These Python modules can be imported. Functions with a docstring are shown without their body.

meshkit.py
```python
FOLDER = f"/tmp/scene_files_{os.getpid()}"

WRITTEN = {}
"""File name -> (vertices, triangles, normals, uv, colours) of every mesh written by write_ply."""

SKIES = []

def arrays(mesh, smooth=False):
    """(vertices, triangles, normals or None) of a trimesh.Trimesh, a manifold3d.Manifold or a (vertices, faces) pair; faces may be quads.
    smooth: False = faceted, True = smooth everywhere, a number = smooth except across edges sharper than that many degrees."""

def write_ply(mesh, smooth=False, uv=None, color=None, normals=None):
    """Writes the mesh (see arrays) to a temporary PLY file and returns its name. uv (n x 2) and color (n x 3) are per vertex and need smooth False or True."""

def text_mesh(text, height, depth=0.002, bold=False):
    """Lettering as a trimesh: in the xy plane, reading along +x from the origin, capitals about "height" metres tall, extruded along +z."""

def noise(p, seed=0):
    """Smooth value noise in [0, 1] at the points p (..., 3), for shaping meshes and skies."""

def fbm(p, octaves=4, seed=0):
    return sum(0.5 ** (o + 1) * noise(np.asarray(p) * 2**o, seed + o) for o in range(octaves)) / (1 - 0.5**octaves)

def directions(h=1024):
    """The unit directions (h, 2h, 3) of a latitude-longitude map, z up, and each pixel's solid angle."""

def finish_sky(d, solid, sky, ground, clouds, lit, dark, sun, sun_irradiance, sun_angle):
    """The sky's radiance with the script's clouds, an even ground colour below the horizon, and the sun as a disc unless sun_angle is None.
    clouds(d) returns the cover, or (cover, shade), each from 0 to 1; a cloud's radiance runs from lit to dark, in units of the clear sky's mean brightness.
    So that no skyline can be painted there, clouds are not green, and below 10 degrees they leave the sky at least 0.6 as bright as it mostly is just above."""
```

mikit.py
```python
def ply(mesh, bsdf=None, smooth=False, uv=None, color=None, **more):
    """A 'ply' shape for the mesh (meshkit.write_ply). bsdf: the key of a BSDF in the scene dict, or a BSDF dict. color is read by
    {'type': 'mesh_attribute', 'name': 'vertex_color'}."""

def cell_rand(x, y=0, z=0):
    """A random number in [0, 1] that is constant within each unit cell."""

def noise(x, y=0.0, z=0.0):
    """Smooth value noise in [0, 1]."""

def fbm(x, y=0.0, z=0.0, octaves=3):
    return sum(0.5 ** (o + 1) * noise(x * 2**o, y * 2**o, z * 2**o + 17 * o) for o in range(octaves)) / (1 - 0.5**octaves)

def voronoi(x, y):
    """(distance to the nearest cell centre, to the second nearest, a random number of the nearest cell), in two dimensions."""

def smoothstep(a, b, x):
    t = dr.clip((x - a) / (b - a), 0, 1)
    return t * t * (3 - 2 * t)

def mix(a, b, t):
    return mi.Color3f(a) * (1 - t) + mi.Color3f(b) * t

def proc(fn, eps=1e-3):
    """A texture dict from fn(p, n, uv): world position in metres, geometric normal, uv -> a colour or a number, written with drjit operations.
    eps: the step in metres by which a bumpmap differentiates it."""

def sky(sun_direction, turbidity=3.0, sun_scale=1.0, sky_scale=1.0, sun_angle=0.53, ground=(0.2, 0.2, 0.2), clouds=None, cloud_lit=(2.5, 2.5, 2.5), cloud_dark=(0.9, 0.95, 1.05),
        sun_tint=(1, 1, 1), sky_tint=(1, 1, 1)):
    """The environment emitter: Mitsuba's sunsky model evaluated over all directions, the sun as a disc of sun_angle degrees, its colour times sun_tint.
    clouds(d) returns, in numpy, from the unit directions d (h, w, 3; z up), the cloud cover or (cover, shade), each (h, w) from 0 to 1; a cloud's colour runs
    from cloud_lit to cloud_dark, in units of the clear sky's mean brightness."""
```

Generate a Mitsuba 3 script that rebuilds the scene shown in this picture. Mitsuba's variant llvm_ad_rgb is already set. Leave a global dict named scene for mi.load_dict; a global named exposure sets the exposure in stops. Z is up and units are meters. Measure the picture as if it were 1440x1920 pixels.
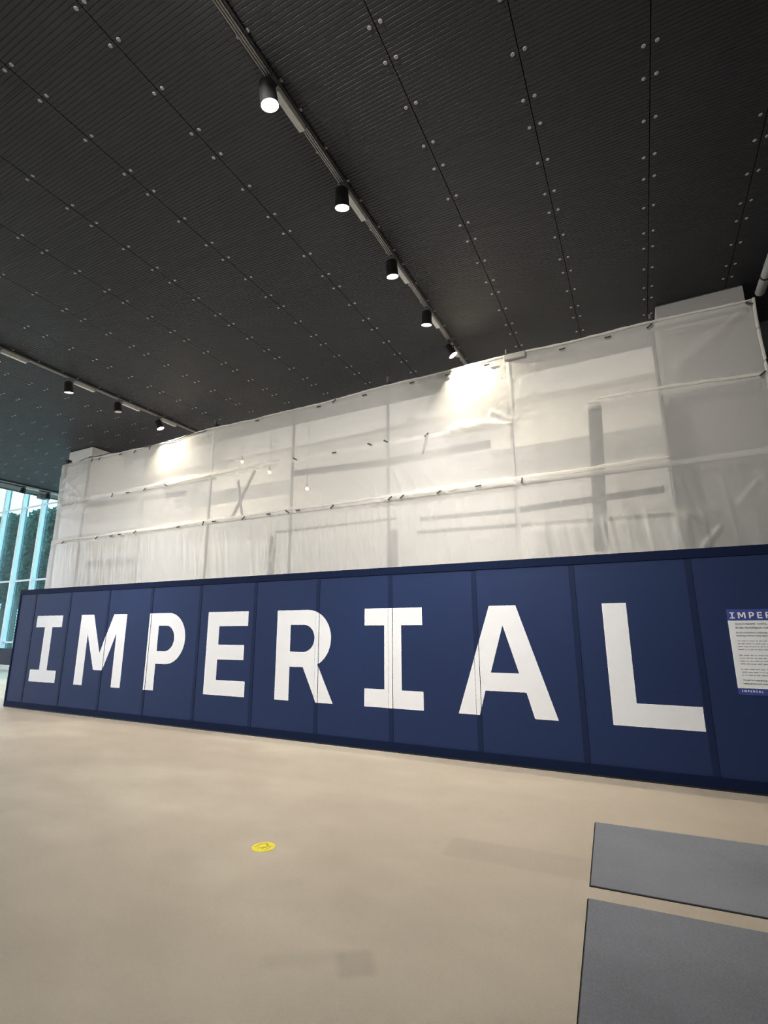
import math, random
import numpy as np
import trimesh, shapely
from shapely.geometry import Polygon, box as sbox, Point
from shapely.ops import unary_union
from shapely import affinity
import drjit as dr
import mitsuba as mi
import mikit, meshkit
from mikit import noise, fbm, smoothstep, mix, proc, ply

T = mi.ScalarTransform4f
random.seed(7)
rng = np.random.default_rng(7)
scene, labels = {}, {}

# ------------------------------------------------------------------ camera, sky, exposure
# x runs along the hoarding to the right, its face is y = 0, the viewer stands at y < 0
CAM = np.array([0.0, -6.463, 1.615])
YAW, PITCH, ROLL, FPX = 0.46636, 0.22459, -0.004086, 943.2


def cam_axes():
    f = np.array([-math.sin(YAW) * math.cos(PITCH), math.cos(YAW) * math.cos(PITCH), math.sin(PITCH)])
    r = np.array([math.cos(YAW), math.sin(YAW), 0.0])
    u = np.cross(r, f)
    c, s = math.cos(ROLL), math.sin(ROLL)
    return f, c * r + s * u, -s * r + c * u


_f, _r, _u = cam_axes()
scene['camera'] = {
    'type': 'perspective', 'fov_axis': 'x', 'fov': math.degrees(2 * math.atan(720 / FPX)),
    'near_clip': 0.05, 'far_clip': 500.0,
    'to_world': T().look_at(origin=CAM.tolist(), target=(CAM + _f).tolist(), up=_u.tolist()),
}


def clouds(d):
    c = meshkit.fbm(d * 3.0, 4, seed=3)
    return np.clip(0.75 + (c - 0.5) * 1.2, 0, 1), np.clip((0.5 - c) * 1.5, 0, 1)


SKY = 20.0
scene['sky'] = mikit.sky([0.3, -0.4, 0.8], turbidity=4.0, sun_scale=0.0, sky_scale=SKY, clouds=clouds,
                         cloud_lit=(1.6, 1.65, 1.7), cloud_dark=(0.9, 0.95, 1.0), ground=(0.3, 0.3, 0.3))
scene['sky']['sampling_weight'] = 5.0     # how often light paths try it, not its brightness
exposure = 0.0
SPOT_I = 13.0           # intensity of one track spotlight
LENS_L = 40.0           # radiance of its lens
WARM = np.array([1.0, 0.955, 0.885])

# ------------------------------------------------------------------ helpers
def rgb(c):
    return {'type': 'rgb', 'value': [float(x) for x in c]}


def mat(key, color, rough=0.6, metallic=0.0, spec=0.5, bump=None, bscale=0.001, **more):
    b = {'type': 'principled', 'base_color': color if isinstance(color, dict) else rgb(color),
         'roughness': rough, 'metallic': metallic, 'specular': spec, **more}
    if bump is not None:
        b = {'type': 'bumpmap', 'tex': proc(bump), 'scale': bscale, 'bsdf': b}
    scene[key] = {'type': 'twosided', 'bsdf': b}
    return key


_count = {}


def numbered(name):
    n = _count.get(name, -1) + 1
    _count[name] = n
    return name if n == 0 else f'{name}_{n:03d}'


def thing(name, label=None, cat=None, group=None, kind=None):
    key = numbered(name)
    tag(key, label, cat, group, kind)
    return key


def tag(key, label=None, cat=None, group=None, kind=None):
    d = {k: v for k, v in (('label', label), ('category', cat), ('group', group), ('kind', kind)) if v}
    if d:
        labels[key] = d


def put(parent, name, shape, label=None, kind=None):
    key = numbered(f'{parent}__{name}')
    scene[key] = shape
    tag(key, label, None, None, kind)
    return key


def bx(x0, x1, y0, y1, z0, z1, c=0.0):
    """A box, its edges chamfered by c."""
    if c <= 0:
        m = trimesh.creation.box(extents=(x1 - x0, y1 - y0, z1 - z0))
    else:
        pts = []
        for sx in (0, 1):
            for sy in (0, 1):
                for sz in (0, 1):
                    p = np.array([(x0, x1)[sx], (y0, y1)[sy], (z0, z1)[sz]], float)
                    d = np.array([1 - 2 * sx, 1 - 2 * sy, 1 - 2 * sz]) * c
                    for k in range(3):
                        q = p + d
                        q[k] = p[k]
                        pts.append(q)
        return trimesh.convex.convex_hull(np.array(pts))
    m.apply_translation(((x0 + x1) / 2, (y0 + y1) / 2, (z0 + z1) / 2))
    return m


def tube(p, q, r, n=14, r2=None):
    p, q = np.asarray(p, float), np.asarray(q, float)
    h = np.linalg.norm(q - p)
    if r2 is None:
        m = trimesh.creation.cylinder(radius=r, height=h, sections=n)
        m.apply_translation((0, 0, h / 2))
    else:
        m = trimesh.creation.revolve(np.array([[0, 0], [r, 0], [r2, h], [0, h]]), sections=n)
    m.apply_transform(trimesh.geometry.align_vectors([0, 0, 1], (q - p) / h))
    m.apply_translation(p)
    return m


def cord(points, r, n=6):
    from scipy.interpolate import splprep, splev
    pts = np.asarray(points, float)
    if len(pts) > 3:
        tck, _ = splprep(pts.T, s=0, k=3)
        pts = np.array(splev(np.linspace(0, 1, 5 * len(pts)), tck)).T
    circle = shapely.geometry.Point(0, 0).buffer(r, quad_segs=max(1, n // 4))
    return trimesh.creation.sweep_polygon(circle, pts, engine='earcut')


def extrude(poly, depth):
    geoms = [g for g in getattr(poly, 'geoms', [poly]) if g.geom_type == 'Polygon' and g.area > 1e-8]
    return trimesh.util.concatenate([trimesh.creation.extrude_polygon(g, depth, engine='earcut') for g in geoms])


def upright(poly, y_front, depth):
    """A polygon given in (x, z), standing with its front at y_front (towards -y) and this depth."""
    m = extrude(poly, depth)
    v = m.vertices.copy()
    m.vertices = np.stack([v[:, 0], y_front + (depth - v[:, 2]), v[:, 1]], 1)
    m.invert() if m.volume < 0 else None
    return m


def grid_mesh(X, Y, Z):
    h, w = X.shape
    v = np.stack([X.ravel(), Y.ravel(), Z.ravel()], 1)
    i, j = np.meshgrid(np.arange(h - 1), np.arange(w - 1), indexing='ij')
    a = (i * w + j).ravel()
    f = np.concatenate([np.stack([a, a + 1, a + w + 1], 1), np.stack([a, a + w + 1, a + w], 1)])
    return trimesh.Trimesh(v, f, process=False)


# ------------------------------------------------------------------ materials
def floor_color(p, n, uv):
    a = fbm(p.x * 0.55 + 3, p.y * 0.9 + 7, 0, octaves=4)
    b = fbm(p.x * 2.3, p.y * 3.7, 2, octaves=3)
    g = noise(p.x * 160, p.y * 160, 0)
    c = mix((0.490, 0.420, 0.335), (0.575, 0.505, 0.403), smoothstep(0.3, 0.7, a))
    c = c * (0.94 + 0.10 * b) * (0.975 + 0.05 * g)

    def stain(cx, cy, w, h, ang, soft, amount):
        dx, dy = p.x - cx, p.y - cy
        u, v = dx * math.cos(ang) + dy * math.sin(ang), -dx * math.sin(ang) + dy * math.cos(ang)
        m = (1 - smoothstep(w - soft, w + soft, dr.abs(u))) * (1 - smoothstep(h - soft, h + soft, dr.abs(v)))
        return 1 - amount * m
    c = c * stain(-1.00, -2.40, 0.50, 0.17, 0.05, 0.025, 0.07)
    c = c * stain(-1.44, -3.93, 0.09, 0.10, 0.60, 0.03, 0.13)
    c = c * stain(-1.70, -4.02, 0.20, 0.05, 0.60, 0.04, 0.06)
    c = c * stain(-2.6, -1.9, 0.55, 0.16, 0.1, 0.12, 0.05)
    c = c * stain(-1.9, -3.05, 0.35, 0.12, -0.3, 0.10, 0.04)
    return c


mat('floor_screed', proc(floor_color), rough=0.48, spec=0.35, bump=lambda p, n, uv: fbm(p.x * 9, p.y * 9, 0, octaves=3), bscale=0.0015)
mat('mat_carpet', proc(lambda p, n, uv: mi.Color3f(0.212, 0.222, 0.250) * (0.72 + 0.35 * fbm(p.x * 1.7, p.y * 2.0, 4) + 0.25 * noise(p.x * 260, p.y * 260))),
    rough=0.95, spec=0.1, bump=lambda p, n, uv: noise(p.x * 300, p.y * 300), bscale=0.002)
mat('mat_frame', (0.05, 0.05, 0.055), rough=0.5)


def navy_fn(dark):
    def fn(p, n, uv):
        g = noise(p.x * 420, p.y * 420, p.z * 420)
        k = fbm(p.x * 1.1, 5.0, p.z * 0.9, octaves=3)
        return mi.Color3f(0.0135, 0.028, 0.090) * dark * (0.86 + 0.16 * g + 0.14 * k)
    return fn


mat('navy_panel', proc(navy_fn(0.95)), rough=0.6, spec=0.20)
mat('navy_trim', proc(navy_fn(0.45)), rough=0.7, spec=0.08)
mat('navy_joint', proc(navy_fn(0.62)), rough=0.6, spec=0.15)
mat('navy_edge', (0.006, 0.008, 0.014), rough=0.6)
mat('letter_white', proc(lambda p, n, uv: mi.Color3f(0.765, 0.77, 0.79) * (0.97 + 0.05 * noise(p.x * 300, p.y, p.z * 300))), rough=0.5, spec=0.3)
mat('print_blue', (0.035, 0.055, 0.25), rough=0.5)
mat('print_black', (0.05, 0.055, 0.07), rough=0.6)
mat('print_grey', (0.22, 0.23, 0.26), rough=0.6)
mat('paper', (0.78, 0.80, 0.80), rough=0.5)
mat('sticker_yellow', (0.90, 0.78, 0.06), rough=0.45)
mat('sticker_mark', (0.42, 0.36, 0.02), rough=0.5)
mat('ceiling_panel', proc(lambda p, n, uv: mi.Color3f(0.034, 0.036, 0.043) * (0.85 + 0.3 * fbm(p.x * 1.3, p.y * 1.3, 2))), rough=0.55, spec=0.5)
mat('ceiling_slab', (0.012, 0.012, 0.013), rough=0.9)
mat('ceiling_border', (0.16, 0.16, 0.17), rough=0.8)
mat('screw_metal', (0.40, 0.40, 0.42), rough=0.5)
mat('track_grey', (0.42, 0.41, 0.40), rough=0.45, metallic=0.2)
mat('track_slot', (0.06, 0.06, 0.06), rough=0.6)
mat('lamp_black', (0.03, 0.03, 0.032), rough=0.4)
mat('lamp_white', (0.80, 0.80, 0.78), rough=0.4)
mat('wall_white', proc(lambda p, n, uv: mi.Color3f(0.82, 0.81, 0.79) * (0.95 + 0.1 * fbm(p.x * 0.8, p.y * 0.8, p.z * 0.8))), rough=0.85, spec=0.2)
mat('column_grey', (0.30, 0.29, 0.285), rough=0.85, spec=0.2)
mat('wall_plaster', (0.62, 0.61, 0.60), rough=0.85, spec=0.2)
mat('wall_dark', proc(lambda p, n, uv: mix((0.035, 0.038, 0.040), (0.10, 0.105, 0.11), fbm(p.x * 5, p.y * 5, p.z * 3, octaves=4))), rough=0.9, spec=0.2)
mat('scaffold_steel', (0.16, 0.16, 0.165), rough=0.4, metallic=0.6)
mat('scaffold_board', proc(lambda p, n, uv: mi.Color3f(0.15, 0.145, 0.135) * (0.8 + 0.4 * fbm(p.x * 1.5, p.y * 30, p.z * 30))), rough=0.8)
mat('tie_black', (0.03, 0.03, 0.03), rough=0.5)
mat('frame_white', (0.88, 0.90, 0.92), rough=0.4)
mat('frame_grey', (0.22, 0.25, 0.27), rough=0.4)
mat('bench_dark', (0.035, 0.035, 0.05), rough=0.7)
mat('bench_plinth', (0.6, 0.6, 0.6), rough=0.6)
mat('pipe_grey', (0.55, 0.57, 0.57), rough=0.35, metallic=0.3)
mat('paving', proc(lambda p, n, uv: mi.Color3f(0.36, 0.35, 0.33) * (0.85 + 0.3 * fbm(p.x * 0.7, p.y * 0.7, 0))), rough=0.9)
mat('building_white', (0.72, 0.72, 0.70), rough=0.8)
mat('building_grey', (0.30, 0.32, 0.33), rough=0.7)
mat('building_glass', (0.05, 0.08, 0.09), rough=0.1, spec=0.8)
mat('bark', (0.09, 0.07, 0.05), rough=0.9)
scene['leaf'] = {'type': 'principledthin', 'base_color': rgb((0.035, 0.085, 0.060)), 'roughness': 0.9, 'diff_trans': 0.5, 'eta': 1.1}
scene['glass_teal'] = {'type': 'thindielectric', 'int_ior': 1.5, 'specular_transmittance': rgb((0.33, 0.84, 0.92)), 'specular_reflectance': rgb((0.9, 0.95, 1.0))}
# hazy polythene: part scattered back and through, part straight through
scene['polythene'] = {'type': 'blendbsdf', 'weight': 0.41,
                      'haze': {'type': 'principledthin', 'base_color': rgb((0.94, 0.925, 0.895)), 'roughness': 0.30, 'spec_trans': 0.0, 'eta': 1.35, 'diff_trans': 0.90},
                      'clear': {'type': 'thindielectric', 'int_ior': 1.2}}

# ------------------------------------------------------------------ the room
XL, XR, YB, YF, ZC = -17.55, 8.0, -14.0, 6.3, 6.0
# floor slab with wells for the two mats
mat_rot = math.radians(3.0)


def mat_poly(x0, y1, w, d):
    """Corner at its back left; turned by three degrees like the entrance matting."""
    q = Polygon([(0, 0), (w, 0), (w, -d), (0, -d)])
    return affinity.translate(affinity.rotate(q, math.degrees(mat_rot), origin=(0, 0)), x0, y1)


mat_polys = [mat_poly(-0.535, -1.463, 2.4, 1.15), mat_poly(-0.47, -2.79, 2.4, 3.2)]
floor_poly = sbox(-33.0, YB, XR, YF)
for q in mat_polys:
    floor_poly = floor_poly.difference(q.buffer(0.010, join_style=2))
fm = extrude(floor_poly, 0.10)
fm.apply_translation((0, 0, -0.10))
scene['floor'] = ply(fm, 'floor_screed')
tag('floor', 'pale beige screed floor in front of the blue hoarding', kind='structure')
put('floor', 'mat_well', ply(bx(-1.0, 3.0, -7.0, -1.0, -0.14, -0.101), 'mat_frame'), 'dark bed under the entrance matting')
for i, q in enumerate(mat_polys):
    t = thing('entrance_mat', ('narrow grey entrance mat set in the floor nearest the blue hoarding', 'large grey entrance mat in the front right corner of the floor')[i], 'mat')
    m = extrude(q, 0.107)
    m.apply_translation((0, 0, -0.099))
    put(t, 'pile', ply(m, 'mat_carpet'))
    fr = extrude(q.buffer(0.0045, join_style=2).difference(q), 0.105)
    fr.apply_translation((0, 0, -0.0995))
    put(t, 'edging', ply(fr, 'mat_frame'))

# walls
scene['wall_back'] = ply(bx(-12.6, 1.64, 2.0, 2.2, 0, ZC + .3), 'wall_white')
tag('wall_back', 'white wall behind the sheeted scaffold', kind='structure')
scene['wall_far'] = ply(bx(1.64, XR, 2.0, 2.2, 0, ZC + .3), 'wall_dark')
tag('wall_far', 'dark mottled grey wall past the right end of the sheeting', kind='structure')
scene['wall_side'] = ply(bx(-12.6, -12.4, 2.15, YF, 0, ZC + .3), 'wall_white')
tag('wall_side', 'white wall between the scaffold and the glass front', kind='structure')
scene['wall_right'] = ply(bx(XR, XR + .2, YB, 2.15, 0, ZC + .3), 'wall_plaster')
tag('wall_right', 'plain plastered wall at the right end of the hall', kind='structure')
scene['wall_added_left'] = ply(bx(-33.2, -33.0, -1.5, YF, 0, 8.6), 'wall_plaster')  # unseen wall added to block sky reflections in the glass front
tag('wall_added_left', 'unseen plastered wall added at the far left to keep sky out of the glass', kind='structure')
scene['wall_rear'] = ply(bx(XL, XR, YB - .2, YB, 0, ZC + .3), 'wall_plaster')
tag('wall_rear', 'plain plastered wall behind the viewer', kind='structure')
for k, (x0, x1, y0, lab) in enumerate(((-12.62, -11.70, 0.80, 'pale square column rising above the left end of the sheeting'),
                                       (0.60, 1.62, 0.84, 'broad pale column rising above the right end of the sheeting'))):
    key = thing('column', lab, 'column')
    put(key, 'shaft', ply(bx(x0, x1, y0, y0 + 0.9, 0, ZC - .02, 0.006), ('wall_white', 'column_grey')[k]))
    put(key, 'head_joint', ply(bx(x0 + .01, x1 - .01, y0 + .01, y0 + 0.89, ZC - .02, ZC + .01), 'tie_black'))

# ceiling: grooved acoustic panels screwed to a black slab
PX, PY, PITCHR = 0.92, 1.07, 1.07 / 30
pr = [(0.003, 0.0)]
y = 0.003
for k in range(30):
    a, b = k * PITCHR + 0.0130, k * PITCHR + 0.0227
    if k == 0:
        pr = [(0.001, 0.0)]
    pr += [(a, 0.0), (a + .002, 0.0035), (b - .002, 0.0035), (b, 0.0)]
pr += [(PY - 0.001, 0.0), (PY - 0.001, 0.022), (0.001, 0.022)]
panel = extrude(Polygon(pr), PX - 0.008)
v = panel.vertices.copy()
panel.vertices = np.stack([v[:, 2] + 0.004, v[:, 0], v[:, 1]], 1)
panel.invert() if panel.volume < 0 else None
panel_ply = ply(panel, 'ceiling_panel')
scene['ceiling'] = ply(bx(XL, XR, YB, YF + .2, ZC + 0.023, ZC + 0.3), 'ceiling_slab')
tag('ceiling', 'dark grooved ceiling', kind='structure')
JX0, JY0 = -1.33, -3.805
cells = []
for i in range(-17, 10):
    for j in range(-10, 10):
        x, yy = JX0 + PX * i, JY0 + PY * j
        if yy < YB or yy + PY > YF + .2:
            continue
        c = np.array([x + PX / 2, yy + PY / 2, ZC]) - CAM
        z = c @ _f
        inside = z > 0.5 and abs(c @ _r / z) < 0.86 and abs(c @ _u / z) < 1.13 and yy < 0.6
        cells.append((0 if inside else 1, np.linalg.norm(c), x, yy))
cells.sort()
rest = []
for k, (out, dist, x, yy) in enumerate(cells):
    if k < 300:
        put('ceiling', 'panel', {**panel_ply, 'to_world': T().translate([x, yy, ZC])})
    else:
        m = panel.copy()
        m.apply_translation((x, yy, ZC))
        rest.append(m)
put('ceiling', 'panels_beyond', ply(trimesh.util.concatenate(rest), 'ceiling_panel'), kind='stuff')
sc = []
disc = tube((0, 0, -0.004), (0, 0, 0.001), 0.0135, 8, r2=0.018)
for _, _, x, yy in cells:
    for dy in (0.135, 0.535, 0.935):
        for dx in (0.047, PX - 0.047):
            m = disc.copy()
            m.apply_translation((x + dx, yy + dy, ZC))
            sc.append(m)
put('ceiling', 'screws', ply(trimesh.util.concatenate(sc), 'screw_metal'), 'pairs of pale screw heads along the panel joints', kind='stuff')
put('ceiling', 'border_strip', ply(bx(XL, -17.03, YB, YF, ZC - 0.06, ZC + 0.03), 'ceiling_border'), 'plain grey edge strip of the ceiling')
scene['trim_1'] = ply(bx(XL - 0.08, XL, YB, YF, ZC - 0.09, 8.6), 'ceiling_border')
tag('trim_1', 'grey fascia along the edge of the dark ceiling', kind='structure')
scene['ceiling_atrium'] = ply(bx(-33.2, XL, YB, YF + .2, 8.6, 8.8), 'wall_white')
tag('ceiling_atrium', 'white ceiling of the high space by the glass front', kind='structure')

# ------------------------------------------------------------------ site hoarding
H = 2.44
HX0, HX1 = -12.285, 3.0
seams = [-11.698] + [-10.478 + 1.2195 * k for k in range(0, 12) if -10.478 + 1.2195 * k < HX1 - .1]
hd = thing('site_hoarding', 'long navy blue site hoarding with big white capital letters', 'hoarding')
edges = [HX0] + seams + [HX1]
for a, b in zip(edges[:-1], edges[1:]):
    put(hd, 'panel', ply(bx(a + .001, b - .001, 0.0, 0.018, 0.02, H - .004), 'navy_panel'))
SW = 0.033
for s in seams:
    put(hd, 'joint_strip', ply(bx(s - SW, s + SW, -0.006, 0.0, 0.125, H - 0.105, 0.0025), 'navy_joint'))
put(hd, 'top_trim', ply(bx(HX0 - .012, HX1, -0.016, 0.075, H - 0.10, H + .004, 0.004), 'navy_trim'), 'darker blue capping along the top')
put(hd, 'bottom_trim', ply(bx(HX0 - .012, HX1, -0.014, 0.0, 0.02, 0.125, 0.004), 'navy_trim'), 'darker blue skirting along the foot')
put(hd, 'ground_rail', ply(bx(HX0, HX1, -0.008, 0.07, 0.0, 0.022), 'navy_edge'), 'black rail on the floor')
put(hd, 'end_trim', ply(bx(HX0 - .014, HX0 + .035, -0.012, 0.075, 0.02, H - .1, 0.004), 'navy_trim'), 'darker blue trim at the left end')
for s in [HX0 + .1] + seams + [HX1 - .1]:
    put(hd, 'stud', ply(bx(s - .03, s + .03, 0.019, 0.08, 0.02, H - .1), 'scaffold_board'))
    put(hd, 'stay', ply(tube((s, .075, 1.9), (s, .42, 0.02), 0.022, 8), 'scaffold_steel'))

# letters, (x, z) on the face
B0, C0, TH = 0.546, 1.873, 0.236


def arc(cx, cz, r, a0, a1, n=24):
    return [(cx + r * math.cos(a), cz + r * math.sin(a)) for a in np.linspace(math.radians(a0), math.radians(a1), n)]


def letter_I(c):
    w, s = 0.445, 0.131
    return Polygon([(c - w, B0), (c + w, B0), (c + w, B0 + TH), (c + s, B0 + TH), (c + s, C0 - TH), (c + w, C0 - TH), (c + w, C0), (c - w, C0), (c - w, C0 - TH), (c - s, C0 - TH), (c - s, B0 + TH), (c - w, B0 + TH)])


glyphs = [('I', letter_I(-11.096))]
glyphs.append(('M', Polygon([(-10.045, B0), (-9.784, B0), (-9.784, 1.50), (-9.497, .836), (-9.235, .836), (-8.932, 1.515), (-8.932, B0), (-8.680, B0), (-8.680, C0), (-9.055, C0), (-9.365, 1.148), (-9.654, C0), (-10.045, C0)])))
r = (C0 - .995) / 2
glyphs.append(('P', Polygon([(-8.052, B0), (-7.800, B0), (-7.800, .995), (-7.56, .995)] + arc(-7.556, .995 + r, r, -90, 90) + [(-8.052, C0)],
               [[(-7.797, 1.212), (-7.60, 1.212)] + arc(-7.605, 1.432, .220, -90, 90) + [(-7.797, 1.652)]])))
glyphs.append(('E', Polygon([(-6.606, B0), (-5.730, B0), (-5.730, B0 + TH), (-6.343, B0 + TH), (-6.343, 1.104), (-5.783, 1.104), (-5.783, 1.339), (-6.343, 1.339), (-6.343, C0 - TH), (-5.726, C0 - TH), (-5.726, C0), (-6.606, C0)])))
r = (C0 - 1.033) / 2
bowl = Polygon([(-5.135, 1.033)] + arc(-4.554, 1.033 + r, r, -90, 90) + [(-5.135, C0)], [[(-4.872, 1.254), (-4.63, 1.254)] + arc(-4.626, 1.4525, .1985, -90, 90) + [(-4.872, 1.651)]])
stem = Polygon([(-5.135, B0), (-4.870, B0), (-4.870, 1.2), (-5.135, 1.2)])
leg = Polygon([(-4.626, 1.033), (-4.379, B0), (-4.086, B0), (-4.369, 1.09), (-4.5, 1.15), (-4.60, 1.10)])
glyphs.append(('R', unary_union([bowl, stem, leg])))
glyphs.append(('I', letter_I(-3.127)))
glyphs.append(('A', Polygon([(-2.207, B0), (-1.932, B0), (-1.848, .837), (-1.346, .837), (-1.264, B0), (-.996, B0), (-1.416, C0), (-1.755, C0)], [[(-1.592, 1.628), (-1.420, 1.055), (-1.769, 1.055)]])))
glyphs.append(('L', Polygon([(-.418, B0), (.457, B0), (.457, .787), (-.161, .787), (-.161, C0), (-.418, C0)])))
strips = unary_union([sbox(s - SW, 0, s + SW, 3) for s in seams])
lines = unary_union([sbox(s - SW - .004, 0, s - SW, 3) for s in seams] + [sbox(s + SW, 0, s + SW + .004, 3) for s in seams])
for ch, g in glyphs:
    flat = g.difference(strips.buffer(.002))
    parts = [upright(flat, -0.0012, 0.0012)]
    over = g.intersection(strips.buffer(-.004))
    if not over.is_empty and over.area > 1e-4:
        parts.append(upright(over, -0.0070, 0.0012))
    put(hd, 'letter', ply(trimesh.util.concatenate(parts), 'letter_white'), f'white capital letter {ch}')

# notice on the hoarding
ps = thing('notice_poster', 'white printed notice with blue bands on the right of the hoarding', 'poster')
PX0, PX1 = 0.789, 1.45
put(ps, 'backing', ply(bx(PX0, PX1, -0.006, 0.0, 0.930, 1.779), 'paper'))
put(ps, 'header_band', ply(bx(PX0 - .001, PX1 + .001, -0.0075, -0.0045, 1.665, 1.780), 'print_blue'), 'blue band with white letters at the top')
put(ps, 'footer_band', ply(bx(PX0 - .001, PX1 + .001, -0.0075, -0.0045, 0.929, 0.992), 'print_blue'), 'blue band at the foot')
word = unary_union([g for _, g in glyphs])


def small_word(x, z, h, y):
    s = h / (C0 - B0)
    q = affinity.translate(affinity.scale(affinity.translate(word, 11.541, -B0), s, s, origin=(0, 0)), x, z)
    return upright(q, y, 0.0012)


put(ps, 'heading', ply(small_word(0.812, 1.686, 0.064, -0.0087), 'letter_white'), 'white word across the blue band')
put(ps, 'footer_word', ply(small_word(0.818, 0.955, 0.020, -0.0087), 'letter_white'))


def text_line(s, x, z, h, m, name, bold=False):
    t = meshkit.text_mesh(s, h, 0.001, bold=bold)
    v = t.vertices.copy()
    t.vertices = np.stack([v[:, 0] + x, -0.0062 - v[:, 2], v[:, 1] + z], 1)
    put(ps, name, ply(t, m))


text_line('Improvement  works, to', 0.847, 1.622, 0.020, 'print_black', 'title_line', True)
text_line('South Kensington main', 0.845, 1.583, 0.020, 'print_black', 'title_line', True)
text_line('Work is currently underway to a', 0.845, 1.535, 0.015, 'print_black', 'bold_line', True)
text_line('important South Kensington', 0.842, 1.505, 0.015, 'print_black', 'bold_line', True)
rr = random.Random(3)
for z0, nl in ((1.455, 4), (1.312, 4), (1.174, 3)):
    for i in range(nl):     # body text too small to read in the photograph: rows of word-sized strokes
        x, end, bars = 0.843, PX1 - .07 - (0.22 if i == nl - 1 else rr.uniform(0, .04)), []
        z = z0 - i * 0.0285
        while x < end:
            w = rr.uniform(.012, .048)
            bars.append(bx(x, min(x + w, end), -0.0066, -0.0058, z, z + rr.uniform(.007, .009)))
            x += w + .009
        put(ps, 'text_row', ply(trimesh.util.concatenate(bars), 'print_grey'))
text_line('Please be aware that th', 0.843, 1.065, 0.015, 'print_black', 'bold_line', True)
text_line('keep entrances clear', 0.843, 1.032, 0.015, 'print_black', 'bold_line', True)

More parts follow.
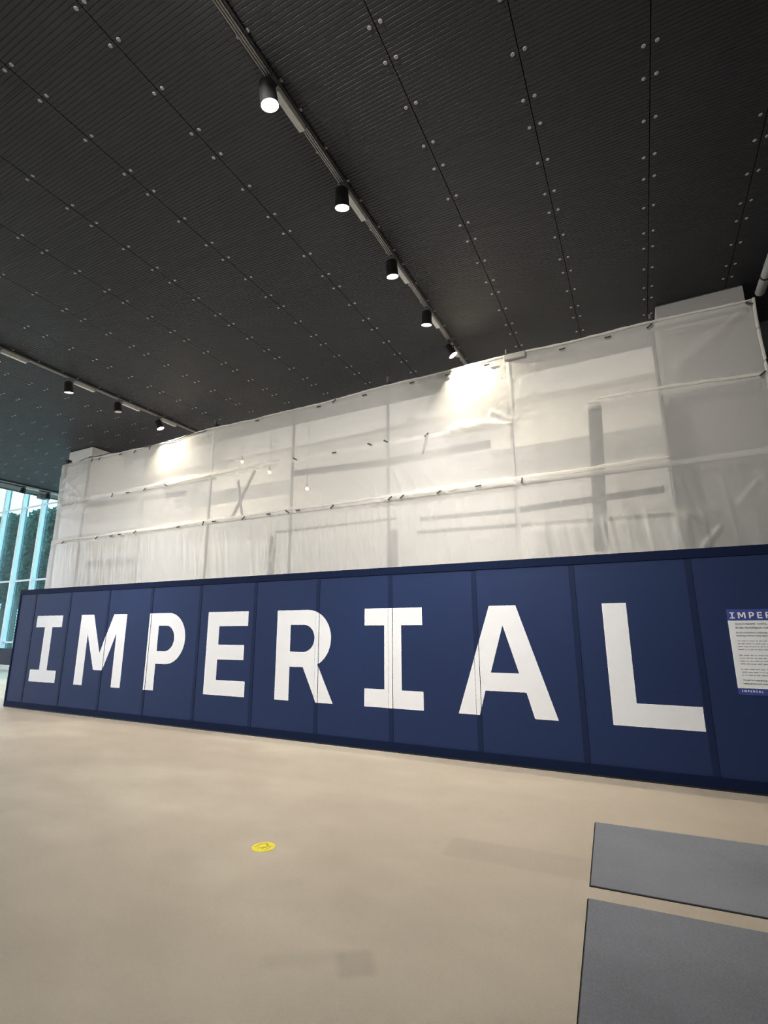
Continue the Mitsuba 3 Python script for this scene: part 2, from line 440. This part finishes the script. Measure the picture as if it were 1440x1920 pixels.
# ------------------------------------------------------------------ scaffold behind the sheeting
YS = 0.50     # the sheet's plane
ZTOP = 5.55
sf = thing('scaffold', 'steel tube scaffold standing behind translucent white sheeting', 'scaffold')
stand_x = [-12.2, -11.30, -9.29, -7.34, -5.36, -3.44, -1.43, 0.50, 1.58]
stand_top = [5.62, 5.58, 5.50, 5.72, 5.50, 5.74, 5.70, 5.70, 5.50]
for x, zt in zip(stand_x, stand_top):
    for yy, zz in ((YS + .032, zt), (1.75, 2.4)):
        if not (0.55 < x < 1.95 and yy > .8) and not (-12.65 < x < -11.65 and 0.78 < yy < 1.75):
            put(sf, 'standard', ply(tube((x, yy, 0.0), (x, yy, zz), 0.0242, 16), 'scaffold_steel'))
for z, xe in ((2.0, 1.63), (3.595, 1.63), (4.50, -7.3), (5.50, 1.63)):
    put(sf, 'ledger', ply(tube((-12.27, 0.585, z), (xe, 0.585, z), 0.0242, 16), 'scaffold_steel'))
for z in (2.0,):
    put(sf, 'ledger', ply(tube((-11.3, 1.80, z), (0.5, 1.80, z), 0.0242, 16), 'scaffold_steel'))
for x in stand_x[2:-2]:
    for z in (2.05,):
        put(sf, 'transom', ply(tube((x + .06, 0.53, z), (x + .06, 1.88, z), 0.0242, 12), 'scaffold_steel'))
for (x0, z0, x1, z1, w) in ((-6.35, 4.55, -6.9, 3.65, .03), (-6.75, 4.4, -6.62, 3.65, .024)):
    put(sf, 'brace', ply(tube((x0, YS + .13 + w, z0), (x1, YS + .16 + w, z1), w, 12), 'scaffold_steel'))


def board(x0, z0, x1, z1, w, yy=0.508, name='board', d=.022):
    a = math.atan2(z1 - z0, x1 - x0)
    n = np.array([-math.sin(a), math.cos(a)]) * w / 2
    m = upright(Polygon([(x0 + n[0], z0 + n[1]), (x0 - n[0], z0 - n[1]), (x1 - n[0], z1 - n[1]), (x1 + n[0], z1 + n[1])]), yy, d)
    put(sf, name, ply(m, 'scaffold_board'))


board(-3.42, 4.225, -1.75, 4.245, 0.125)
board(-5.34, 4.30, -3.46, 4.225, 0.11, .512)
board(-11.28, 4.37, -9.45, 4.32, 0.12, .512)
board(-9.25, 4.30, -8.0, 4.27, 0.10)
board(-9.40, 4.54, -8.20, 4.93, 0.11)
board(-1.40, 3.205, 0.40, 3.275, 0.085)
board(-2.9, 3.22, -1.46, 3.20, 0.06, .512)
board(-10.9, 3.0, -9.30, 2.98, 0.14, .512)
board(-0.29, 4.60, -0.39, 2.55, 0.17, .532, 'upright_board')
board(0.62, 4.4, 0.62, 2.4, 0.22, .56, 'upright_board')
board(-3.345, 3.10, -3.345, 2.3, 0.13, .51, 'upright_board')
board(-5.72, 3.20, -5.76, 2.3, 0.13, .512, 'upright_board')
board(-2.95, 3.02, 0.83, 2.94, 0.05, .512)
board(-5.70, 3.26, -3.3, 3.27, 0.035, .508)
for x, z, yy in ((-6.76, 4.81, .74), (-6.06, 4.49, .74), (-5.15, 4.04, .70)):  # small glowing yellow bulbs added behind the sheet
    lk = thing('yellow_bulb', {-6.76: 'small yellow bulb glowing through the sheeting, leftmost and highest of three', -6.06: 'small yellow bulb glowing through the sheeting, middle of three',
                              -5.15: 'small yellow bulb glowing through the sheeting, lowest and rightmost of three'}[x], 'light')
    put(lk, 'bulb', {**ply(trimesh.creation.icosphere(2, 0.03).apply_translation((x, yy, z)), 'lamp_white'), 'emitter': {'type': 'area', 'radiance': rgb((9, 6.5, 1.6)), 'sampling_weight': 0.1}})
    put(lk, 'socket', ply(tube((x, yy, z + .028), (x, yy, z + .10), .018, 10), 'lamp_black'))
    put(lk, 'cable', ply(cord([(x, yy, z + .1), (x - .01, yy + .01, z + .3), (x + .01, yy, 5.1), (x, .64, 5.5)], .005), 'lamp_black'))

# ------------------------------------------------------------------ the sheeting
def N(x, z, sx, sz, seed, octv=3):
    return meshkit.fbm(np.stack([x * sx, np.full_like(x, seed * 3.7), z * sz], -1), octv, seed=seed) - 0.5


def bump1(t, w):
    return np.exp(-(t / w) ** 2)


def ss(a, b, t):
    t = np.clip((t - a) / (b - a), 0, 1)
    return t * t * (3 - 2 * t)


def ridge(x, z, seed, sx, sz, slant=0.0, octv=2):
    q = meshkit.fbm(np.stack([(x + slant * z) * sx, np.full_like(x, seed * 1.3), z * sz], -1), octv, seed=seed)
    return 1 - np.abs(2 * q - 1) * 2


def seg_fold(x, z, x0, z0, x1, z1, w0, w1):
    """A crease from one point to the next, its half-width running from w0 to w1; 1 on its line."""
    dx, dz = x1 - x0, z1 - z0
    L = math.hypot(dx, dz)
    t = ((x - x0) * dx + (z - z0) * dz) / L ** 2
    s = ((x - x0) * dz - (z - z0) * dx) / L
    w = w0 + (w1 - w0) * np.clip(t, 0, 1)
    return np.exp(-(s / w) ** 2) * ss(-.08, .1, t) * (1 - ss(.75, 1.05, t))


def swell(x, z):
    """How far the sheet stands out towards the hall (metres)."""
    d = 0.034 * N(x, z, .55, .8, 1) + 0.012 * N(x, z, 2.2, 2.0, 2)
    # loose drapes below the lower lap
    lower = 1 - ss(3.25, 3.60, z)
    m = lower * (0.35 + 1.0 * (ss(-11.6, -11.0, x) * (1 - ss(-9.3, -8.6, x)) * .6 + bump1(x + 7.25, .35) + bump1(x + 5.65, .40) + .6 * bump1(x + 4.3, .9) + .9 * ss(-1.5, -1.2, x) * (1 - ss(.5, 1.1, x)) * (1 - ss(2.85, 3.05, z))))
    d += m * 0.034 * ridge(x, z, 5, 5.0, .55, 0.10) + m * 0.017 * ridge(x, z, 6, 12.0, .9, 0.16)
    d += 0.028 * seg_fold(x, z, -5.52, 3.22, -5.82, 2.30, .03, .09) + 0.026 * seg_fold(x, z, -7.32, 3.52, -7.20, 2.3, .035, .06)
    d -= 0.02 * seg_fold(x, z, -7.40, 3.40, -7.45, 2.3, .03, .03)
    d += 0.030 * seg_fold(x, z, .93, 2.76, .60, 2.36, .03, .06) + 0.014 * seg_fold(x, z, 1.36, 3.26, 1.10, 2.95, .03, .05)
    # crumpled laps
    for z0, parts_ in ((3.60, ((-12.3, .55, .55), (-10.3, -6.9, .5), (-3.7, -1.0, .8))), (4.55, ((-11.0, -8.6, .45), (-8.6, -5.7, 1.3), (-2.4, -1.65, 1.4), (-.35, 1.65, .7)))):
        a = sum(k * ss(x0 - .1, x0 + .1, x) * (1 - ss(x1 - .1, x1 + .1, x)) for x0, x1, k in parts_)
        dz = z - z0 - 0.012 * np.sin(x * 2.1)
        d += a * 0.020 * bump1(dz, .045) * (1 + .8 * N(x, z, 9, 9, 11)) + a * 0.022 * bump1(dz + .03, .085) * ridge(x, z, 12, 7.0, 5.0, 1.5)
        d -= a * .010 * bump1(dz + .10, .05)
    # crumples by the column of light at the top and by the right-hand seam
    crush = bump1(x + 7.55, .40) * ss(4.7, 5.0, z) + 1.2 * bump1(x + 7.6, .55) * bump1(z - 5.45, .09) + .7 * bump1(x + 1.45, .40) * bump1(z - 4.45, .55) + .5 * bump1(x + 1.2, .35) * bump1(z - 5.3, .25)
    d += crush * 0.010 * ridge(x, z, 21, 8, 8, .5, 3)
    d += bump1(x + 11.8, .42) * ss(4.25, 4.5, z) * 0.05 * ridge(x, z, 23, 2.8, 2.8, -1.0, 3)
    # radiating tension folds
    for x0, z0, x1, z1, w0, w1, k in ((1.55, 5.45, .60, 4.72, .03, .16, .030), (-3.62, 3.62, -4.15, 4.10, .02, .05, .008), (-3.62, 3.62, -3.85, 4.20, .02, .05, .008), (-3.15, 3.62, -3.35, 4.15, .03, .05, .010),
                                      (-2.92, 3.62, -3.15, 4.15, .03, .06, .010), (-2.5, 3.60, -2.85, 4.0, .03, .05, .007), (-3.43, 5.50, -1.75, 4.72, .05, .14, -.040), (-3.43, 5.5, -3.40, 4.5, .03, .10, -.012),
                                      (-1.72, 4.75, -1.38, 4.50, .03, .05, .02), (-11.3, 4.55, -12.1, 5.15, .03, .05, .02), (-11.3, 4.55, -12.2, 4.75, .03, .06, .02)):
        d += k * seg_fold(x, z, x0, z0, x1, z1, w0, w1)
    return np.where(d > 0, d, d * .08)


top_x = [-12.4, -12.28, -11.35, -11.2, -10.3, -9.31, -8.3, -7.36, -6.3, -5.38, -4.4, -3.45, -2.4, -1.47, -.42, .51, 1.2, 1.64, 1.8]
top_z = [5.50, 5.50, 5.51, 5.545, 5.505, 5.475, 5.485, 5.545, 5.500, 5.525, 5.530, 5.570, 5.575, 5.590, 5.580, 5.580, 5.555, 5.565, 5.565]


def ztop(x):
    return np.interp(x, top_x, top_z)


wr = thing('scaffold_sheeting', 'translucent white polythene sheeting wrapped over the scaffold above the hoarding', 'sheeting')


def sheet(x0, x1, z0, z1, lift, label, follow_top=False, left_in=0.0, step=0.019):
    nx = max(2, int((x1 - x0) / step))
    nz = max(2, int((z1 - z0) / step))
    U, V = np.meshgrid(np.linspace(x0, x1, nx), np.linspace(0, 1, nz))
    zt = ztop(U) if follow_top else z1 + 0.010 * np.sin(U * 2.3 + z1)
    Z = z0 + (zt - z0) * V
    X = U + 0.010 * np.sin(Z * 3.1 + x0)
    Y = YS - lift - swell(X, Z)
    # hems bend back at the outer ends
    put(wr, 'sheet', ply(grid_mesh(X, Y, Z), 'polythene', smooth=True), label)


sheet(-12.28, -11.28, 4.50, ZTOP, .010, 'crumpled sheet at the upper left end', True)
sheet(-11.32, -7.32, 4.50, ZTOP, .000, 'upper sheet, second from the left', True)
sheet(-7.36, -1.40, 4.50, ZTOP, .008, 'long upper sheet in the middle', True)
sheet(-1.44, 1.63, 4.50, ZTOP, .000, 'upper sheet at the right end', True)
sheet(-12.28, -7.32, 3.56, 4.57, .004, 'middle sheet at the left')
sheet(-7.36, -1.40, 3.56, 4.57, .012, 'middle sheet in the centre')
sheet(-1.44, 1.63, 3.56, 4.57, .004, 'middle sheet at the right')
sheet(-12.30, -7.30, 2.0, 3.63, .008, 'draped lower sheet at the left')
sheet(-7.36, -1.38, 2.0, 3.63, .000, 'draped lower sheet in the centre')
sheet(-1.44, 1.63, 2.0, 3.63, .008, 'draped lower sheet at the right')


def ends(x, sgn, label):
    """The sheeting goes round the end of the scaffold."""
    V, U = np.meshgrid(np.linspace(2.0, float(ztop(np.array(x))), 150), np.linspace(0, 1, 60), indexing='ij')
    Y = YS - .01 + U * 1.40 - swell(np.full_like(V, x), V) * (1 - U)
    X = x + sgn * (0.012 + 0.02 * np.sin(U * 5) * N(V, U, 1.2, 2, 31) * 2 - .015 * np.exp(-U * 30))
    m = grid_mesh(X, Y, V)
    put(wr, 'end_sheet', ply(m, 'polythene', smooth=True), label)


ends(-12.28, -1, 'sheet turned round the left end')


def hem(pts, r, label=None, amp=.5):
    """A rolled, crumpled hem lying on the sheet."""
    p = np.array(pts, float)
    xs = np.arange(p[0, 0], p[-1, 0], .02)
    zs = np.interp(xs, p[:, 0], p[:, 1]) + .008 * np.sin(xs * 3.1) + .010 * N(xs, xs * 0, 3, 1, 41)
    ang = np.linspace(0, 2 * np.pi, 12, endpoint=False)
    A, XX = np.meshgrid(ang, xs)
    ZZ = np.broadcast_to(zs[:, None], XX.shape)
    taper = np.minimum(1, np.minimum(XX - xs[0], xs[-1] - XX) / .25 + .25)
    R = r * taper * (1 + amp * 2 * N(XX * 1.0, A * .7, 8, 1.2, 43))
    Yc = YS - .012 - swell(XX, ZZ) - r * .5
    m = grid_mesh(XX, Yc - np.cos(A) * R * .7, ZZ + np.sin(A) * R)
    h, w = XX.shape
    i = np.arange(h - 1)
    f2 = np.concatenate([np.stack([i * w + w - 1, i * w, (i + 1) * w], 1), np.stack([i * w + w - 1, (i + 1) * w, (i + 1) * w + w - 1], 1)])
    m = trimesh.Trimesh(m.vertices, np.vstack([m.faces, f2]), process=False)
    put(wr, 'rolled_hem', ply(m, 'polythene', smooth=True), label)


hem([(-12.30, 3.53), (-11.5, 3.60), (-8.2, 3.595), (-7.0, 3.62), (-5.3, 3.63), (-3.6, 3.63)], .022)
hem([(-3.65, 3.62), (-2.0, 3.635), (-.4, 3.66), (.50, 3.66)], .026)
hem([(-8.5, 4.52), (-7.4, 4.53), (-6.4, 4.555), (-5.6, 4.59)], .024, None, .8)
hem([(-2.35, 4.59), (-1.95, 4.61), (-1.70, 4.56), (-1.40, 4.48)], .026, None, .8)
hem([(-.25, 4.63), (.5, 4.60), (1.63, 4.54)], .020)
hem([(-11.3, 5.49), (-9.3, 5.455), (-7.4, 5.53), (-5.4, 5.51), (-3.45, 5.55), (-1.45, 5.57), (.5, 5.56), (1.62, 5.545)], .016)
ex = [(1.615, YS - .03, z) for z in np.linspace(5.55, 2.2, 14)]
put(wr, 'edge_fold', ply(cord([(a + .006 * math.sin(c * 7), b, c) for a, b, c in ex], .017, 12), 'polythene', smooth=40), 'bright folded edge at the right end')
ties = [(-6.17, 5.46, 0), (-4.77, 5.45, 0), (-4.45, 5.49, 1), (-3.84, 5.47, 0), (-2.96, 5.49, 0), (-2.34, 5.48, 0), (-1.72, 5.49, 0), (-0.63, 5.46, 0), (-0.03, 5.48, 0), (0.48, 5.5, 1), (1.57, 5.48, -1),
        (-9.15, 5.42, 2), (-9.62, 5.41, 1), (-10.1, 5.42, 0), (-10.82, 5.43, 1), (-11.1, 5.45, 2), (-10.21, 4.49, 2), (-9.7, 4.48, 0), (-9.16, 4.49, 1), (-8.53, 4.49, -1), (-5.25, 4.54, -1), (-4.43, 4.53, 0), (-3.74, 4.56, -1),
        (-3.44, 4.56, -1), (-2.73, 4.55, 1), (-11.77, 3.55, 1), (-10.57, 3.56, 1), (-10.06, 3.55, 0), (-9.77, 3.56, 0), (-9.3, 3.57, 1), (-8.03, 3.56, 0), (-7.08, 3.58, 0), (-7.37, 3.58, 2), (-6.37, 3.58, 1), (-5.78, 3.59, 0),
        (-5.37, 3.59, -1), (-5.14, 3.59, 0), (-4.44, 3.58, 1), (-3.36, 3.59, 1), (-3.15, 3.59, 1), (-2.54, 3.59, 1), (-1.93, 3.6, 0), (-1.31, 3.6, 2), (1.57, 4.53, 1)]
tie_ply = ply(trimesh.util.concatenate([bx(-.038, .038, -.010, .004, -.0095, .0095, .004), bx(-.046, -.034, -.014, .004, -.012, .012, .003)]), 'tie_black')
for x, z, o in ties:
    yy = YS - .014 - float(swell(np.array([x]), np.array([z]))[0]) - .028
    put(wr, 'sheet_clip', {**tie_ply, 'to_world': T().translate([x, yy, z]).rotate([0, 1, 0], {0: -4, 1: -38, -1: 30, 2: -80}[o])})
# bungee cord and loose ends along the top
put(wr, 'top_cord', ply(cord([(x, YS - .02 - .012 * (i % 2), float(ztop(np.array(x))) + .005 - .012 * (i % 3)) for i, x in enumerate(np.linspace(-12.3, -7.5, 18))], .008), 'tie_black'), 'black cord lacing the top edge')
put(wr, 'loose_string', ply(cord([(-2.73, YS - .07, 4.54), (-2.74, YS - .08, 4.45), (-2.78, YS - .07, 4.36), (-2.80, YS - .075, 4.26)], .006), 'track_grey'))
put(wr, 'packing_pad', ply(bx(-1.46, -1.14, YS - .075, YS - .02, 5.475, 5.57, .012), 'column_grey'), 'grey folded pad at the top edge')
# couplers and tube ends above the sheet
for x in (-12.2, -7.34, -3.44, -1.43, 0.50):
    put(sf, 'coupler', ply(trimesh.util.concatenate([bx(x - .045, x + .045, .505, .62, 5.56, 5.64, .01), tube((x - .11, .555, 5.60), (x + .09, .57, 5.61), .014, 8)]), 'lamp_black'), 'dark clamp at the tube end')

# ------------------------------------------------------------------ lighting tracks and spotlights
track_prof = Polygon([(-.0185, 0), (.0185, 0), (.0185, -.034), (.011, -.034), (.011, -.012), (.0045, -.012), (.0045, -.034), (-.0045, -.034), (-.0045, -.012), (-.011, -.012), (-.011, -.034), (-.0185, -.034)])


def track_mesh(x, y0, y1, w=1.35):
    m = extrude(affinity.scale(track_prof, w, 1.0, origin=(0, 0)), y1 - y0)
    v = m.vertices.copy()
    m.vertices = np.stack([x + v[:, 0], y0 + v[:, 2], ZC - .012 + v[:, 1]], 1)
    m.invert() if m.volume < 0 else None
    return m


housing = trimesh.creation.revolve(np.array([[0.0, .155], [.040, .155], [.052, .145], [.058, .02], [.062, 0.0], [.057, 0.0], [.054, .012], [0.0, .012]]), sections=24)
lens = trimesh.creation.revolve(np.array([[0.0, .006], [.046, .0075], [.054, .010], [.054, .0125], [0.0, .0125]]), sections=24)
housing_b, housing_w, lens_off = ply(housing, 'lamp_black', smooth=35), ply(housing, 'lamp_white', smooth=35), ply(lens, 'lamp_white')
adapter = ply(bx(-.030, .030, -.02, .36, -.060, -.001, .004), 'lamp_white')
slot = ply(bx(-.026, .026, -.12, .38, -.006, -.0008), 'lamp_black')
stem_ply = ply(trimesh.util.concatenate([tube((0, 0, -.04), (0, 0, -.085), .011, 12), bx(-.066, .066, -.010, .010, -.096, -.082, .003), bx(-.068, -.061, -.010, .010, -.175, -.085), bx(.061, .068, -.010, .010, -.175, -.085)]), 'lamp_black')


def spotlight(x, y, aim, label, group=None, on=True, gain=1.0, dy=-.10, wide=62.0, core=22.0, pick=1.0, tint=(1, 1, 1)):
    """One track lamp: adapter clipped into the track, yoke, housing and lens; its light leaves the lens."""
    t = thing('track_spotlight', label, 'spotlight', group)
    zt = ZC - .046
    put(t, 'adapter', {**adapter, 'to_world': T().translate([x, y, zt])})
    put(t, 'clip_plate', {**slot, 'to_world': T().translate([x, y, zt])})
    put(t, 'yoke', {**stem_ply, 'to_world': T().translate([x, y + dy, zt])})
    p = np.array([x, y + dy, zt - .165])
    a = np.asarray(aim, float)
    d = (a - p) / np.linalg.norm(a - p)
    R = trimesh.geometry.align_vectors([0, 0, -1], d)
    R[:3, :3] *= 1.25
    R[:3, 3] = p - R[:3, :3] @ np.array([0, 0, .08])
    put(t, 'housing', {**housing_b, 'to_world': T(R)})
    if on:
        put(t, 'lens', {**ply(lens, 'lamp_white'), 'to_world': T(R), 'emitter': {'type': 'area', 'radiance': rgb(WARM * LENS_L), 'sampling_weight': 0.04}})
        o = R[:3, :3] @ np.array([0, 0, -.012]) + R[:3, 3]
        put(t, 'beam', {'type': 'spot', 'sampling_weight': pick, 'intensity': rgb(WARM * SPOT_I * gain * np.array(tint)), 'cutoff_angle': wide, 'beam_width': core,
                        'to_world': T().look_at(origin=o.tolist(), target=(o + d).tolist(), up=[0.3, 1, 0.1])})
    else:
        put(t, 'lens', {**lens_off, 'to_world': T(R)})


TX = [-2.25, -8.69, -16.87]
names = ['grey lighting track with five lit spotlights crossing the dark ceiling', 'grey lighting track over the left part of the hoarding', 'lighting track along the ceiling edge by the glass front']
for x, n in zip(TX, names):
    t = thing('lighting_track', n, 'lighting track')
    y0, y1 = (YB + .5, 2.9) if x > -12 else (YB + .5, YF - .3)
    put(t, 'rail', ply(track_mesh(x, y0, y1), 'track_grey'))
    put(t, 'conduit', ply(tube((x + .034, y0, ZC - .022), (x + .034, y1, ZC - .022), .011, 8), 'track_slot'), 'dark cable beside the rail')
order = ['brightest and nearest', 'second nearest', 'third nearest', 'fourth nearest', 'fifth and farthest, close above the sheeting']
for k, y in enumerate((-3.93, -2.80, -1.66, -.55, .36)):
    aim = [(-2.0, -2.6, 0), (-2.8, -1.4, 0), (-2.3, -.4, 0), (-2.8, .2, 1.5), (-1.45, .55, 4.4)][k]
    spotlight(TX[0], y, aim, f'lit spotlight on the middle ceiling track, {order[k]}', gain=(1.1, 1.3, 1.3, 1.1, 2.2)[k], dy=-.10 if k < 4 else -.06, wide=50.0 if k < 4 else 66.0, core=20.0, pick=1.0 if k < 4 else 5.0, tint=(1, 1, 1) if k < 4 else (1, .93, .76))
for k, (y, on) in enumerate(((-2.72, 1), (-1.54, 1), (-.58, 0), (.33, 1))):
    aim = [(-6.4, -2.6, 0), (-8.9, -.6, 0), (-8.2, -.5, 3), (-8.2, .55, 4.6)][k]
    lab = ['lit spotlight at the left edge of the photo, on the left track', 'lit spotlight on the left track, next to the unlit one', 'unlit black spotlight with a white adapter on the left track', 'lit spotlight on the left track, close above the sheeting'][k]
    spotlight(TX[1], y, aim, lab, on=bool(on), gain=(1.7, 1.3, 1, 2.0)[k], dy=-.10 if k < 3 else -.06, wide=50.0 if k < 3 else 66.0, core=20.0, pick=1.0 if k < 3 else 4.0, tint=(1, 1, 1) if k < 3 else (1, .93, .76))
spotlight(TX[2], 2.1, (-16.6, 1.0, 0), 'lit spotlight on the track along the ceiling edge by the glass front', gain=2.6)
for n, y in (('nearest', 0.5), ('second nearest', -.9), ('third nearest', -2.4)):  # unseen lamps added to brighten the left floor and the mullions
    spotlight(TX[2], y, (-15.5, y + 1.6, 0), f'added fill spotlight left of the view on the ceiling-edge track, {n} to the glass front', 'added spotlights outside the left edge of the view', gain=2.2, wide=55.0, core=30.0)
for y in (2.85, 4.0):
    spotlight(TX[2], y, (-16.9, y - .3, 0), 'unlit spotlight past the lit one on the track by the glass front' if y < 3 else 'farthest unlit spotlight on the track by the glass front', on=False)
# the same tracks run on behind the viewer
for x in TX[:2]:
    mid = x > -5
    for k, y in enumerate((-5.1, -6.3, -7.5, -8.7, -10.0, -11.4) if mid else (-4.0, -5.2, -6.5, -8.0, -10.0)):
        aim = ((-3.5, .5, 2.8), (-0.7, .5, 4.0), (-5.2, .5, 2.9), (-1.0, .5, 4.2), (-3.6, .5, 1.4), (1.2, .5, 4.4))[k] if mid else ((-9.5, .5, 3.0), (-7.0, .5, 3.0), (-10.6, .5, 3.2), (-8.7, .5, 3.3), (-6.0, .5, 1.4))[k]
        spotlight(x, y, aim, f"lit spotlight behind the viewer on the {'middle' if mid else 'left'} track, {('first', 'second', 'third', 'fourth', 'fifth', 'sixth')[k]} from the hoarding",
                  'spotlights behind the viewer', gain=4.6 if mid and k == 5 else 2.6, wide=34.0, core=14.0, pick=2.0)
# pipes at the right end of the ceiling
for k, (x, rad) in enumerate(((1.79, .055), (2.02, .075))):
    pp = thing('ceiling_pipe', ('slim grey pipe under the ceiling by the right end of the sheeting', 'thicker grey pipe under the ceiling at the right border of the photo')[k], 'pipe')
    put(pp, 'tube', ply(tube((x - .0, 0.88 if k else .86, 5.83), (x, -9.0, 5.83), rad, 24), 'pipe_grey', smooth=40))
    for y in (0.5, -1.5, -3.5, -5.5):
        put(pp, 'hanger', ply(trimesh.util.concatenate([bx(x - .012, x + .012, y - .01, y + .01, 5.83 + rad, ZC), tube((x, y - .014, 5.83), (x, y + .014, 5.83), rad + .006, 20)]), 'lamp_black'))
sb = thing('ceiling_sensor', 'small grey box under the ceiling edge by the glass front', 'sensor')
put(sb, 'case', ply(bx(-17.5, -17.28, 2.75, 3.0, ZC - .20, ZC - .06, .01), 'ceiling_border'))
put(sb, 'eye', ply(tube((-17.39, 2.875, ZC - .20), (-17.39, 2.875, ZC - .215), .03, 12), 'lamp_black'))

# ------------------------------------------------------------------ floor sticker
st = thing('floor_sticker', 'round yellow sticker with a faint mark on the beige floor', 'sticker')
cx, cy, R0 = -2.736, -3.071, 0.088
put(st, 'disc', ply(extrude(affinity.translate(Point(0, 0).buffer(R0, quad_segs=16), cx, cy), .0025), 'sticker_yellow'))
strokes = [[(-2.791, -3.103), (-2.785, -3.038), (-2.760, -3.012), (-2.735, -3.020), (-2.716, -3.057), (-2.722, -3.108)], [(-2.760, -3.110), (-2.709, -3.067)], [(-2.689, -3.117), (-2.686, -3.029)], [(-2.74, -3.03), (-2.70, -3.045)]]
mk = unary_union([shapely.geometry.LineString(s).buffer(.0028) for s in strokes])
mm = extrude(mk, .0012)
mm.apply_translation((0, 0, .0024))
put(st, 'mark', ply(mm, 'sticker_mark'), 'darker yellow line mark')

# ------------------------------------------------------------------ glass front and what lies beyond
wn = thing('window_1', 'tall glazed front with white mullions at the far left', kind='structure')
MX = [-24.97 + 1.54 * k for k in range(-5, 9)]
ZT = [0.16, 1.03, 3.67, 7.03, 8.55]
for x in MX:
    put(wn, 'mullion', ply(bx(x - .07, x + .07, YF - .16, YF + .02, 0.0, 8.6, .006), 'frame_white'))
    put(wn, 'mullion_seal', ply(bx(x - .095, x + .095, YF + .021, YF + .06, 0.0, 8.6), 'frame_grey'))
for z in ZT:
    put(wn, 'transom', ply(bx(MX[0], MX[-1], YF - .06, YF + .02, z - .035, z + .035, .005), 'frame_white'))
for a, b in zip(MX[:-1], MX[1:]):
    for z0, z1 in zip(ZT[:-1], ZT[1:]):
        q = grid_mesh(*[np.array(t, float) for t in ([[a + .09, b - .09]] * 2, [[YF + .03] * 2] * 2, [[z0 + .035] * 2, [z1 - .035] * 2])])
        put(wn, 'pane', ply(q, 'glass_teal'))
bn = thing('window_bench', 'low dark bench along the foot of the glass front', 'bench')
put(bn, 'seat', ply(bx(-31.0, -21.5, YF - .75, YF - .22, .20, .80, .02), 'bench_dark'))
put(bn, 'plinth', ply(bx(-31.0, -21.5, YF - .78, YF - .20, 0, .19), 'bench_plinth'), 'pale plinth')
scene['ground'] = ply(bx(-120, 20, YF + .1, 120, -.3, -.1), 'paving')
tag('ground', 'pale paving outside the glass front', kind='structure')


def leaf_crown(c, rad, n, seed, size=.24):
    g = np.random.default_rng(seed)
    cl = g.normal(size=(40, 3))
    cl = cl / np.linalg.norm(cl, axis=1, keepdims=True) * (g.random((40, 1)) ** .5) * .75
    pick = g.integers(0, 40, n)
    o = g.normal(size=(n, 3))
    o = o / np.linalg.norm(o, axis=1, keepdims=True) * (g.random((n, 1)) ** .4) * .36
    P = np.array(c) + (cl[pick] + o) * np.array(rad)
    a, b = g.normal(size=(n, 3)), g.normal(size=(n, 3))
    a /= np.linalg.norm(a, axis=1, keepdims=True)
    b -= a * (a * b).sum(1, keepdims=True)
    b /= np.linalg.norm(b, axis=1, keepdims=True)
    s = size * (.7 + .6 * g.random((n, 1)))
    V = np.stack([P - a * s, P + b * s * .45, P + a * s, P - b * s * .45], 1).reshape(-1, 3)
    k = np.arange(n) * 4
    F = np.concatenate([np.stack([k, k + 1, k + 2], 1), np.stack([k, k + 2, k + 3], 1)])
    return trimesh.Trimesh(V, F, process=False)


for k, (x, y, h, rad, lab) in enumerate(((-38.5, 13.5, 6.6, (3.6, 2.6, 3.9), 'leafy green tree outside the glass front, nearest the sheeting'),
                                         (-46.0, 16.5, 7.2, (3.6, 3.0, 4.2), 'leafy green tree outside the glass front, left of the nearer tree'),
                                         (-31.4, 12.2, 6.2, (3.0, 2.4, 3.6), 'leafy green tree partly hidden behind the left end of the sheeting'))):
    t = thing('tree', lab, 'tree')
    put(t, 'trunk', ply(tube((x, y, -.1), (x + .1, y, h - 1), .20, 12, r2=.09), 'bark', smooth=40))
    for q in range(5):
        an = q * 1.3 + k
        put(t, 'branch', ply(tube((x + .05, y, h - 2.6 + .2 * q), (x + 1.7 * math.cos(an), y + 1.2 * math.sin(an), h + .3 * q), .07, 8, r2=.03), 'bark'))
    put(t, 'foliage', ply(leaf_crown((x, y, h), rad, 26000, 50 + k), 'leaf'), kind='stuff')
bd = thing('building', 'white building with louvred bands beyond the glass front', 'building')
put(bd, 'wall', ply(bx(-64, -36, 24.0, 30, -.1, 5.2), 'building_white'))
put(bd, 'roof', ply(bx(-64.3, -35.7, 23.7, 30.3, 5.2, 5.45), 'building_grey'))
for k in range(9):
    x = -62.5 + k * 3.0
    w = put(bd, 'window', ply(bx(x, x + 1.9, 23.9, 24.05, .6, 4.4), 'building_glass'))
    for j in range(12):
        put(w, 'louvre', ply(bx(x - .05, x + 1.95, 23.72, 23.88, .7 + j * .3, .82 + j * .3), 'building_white'))
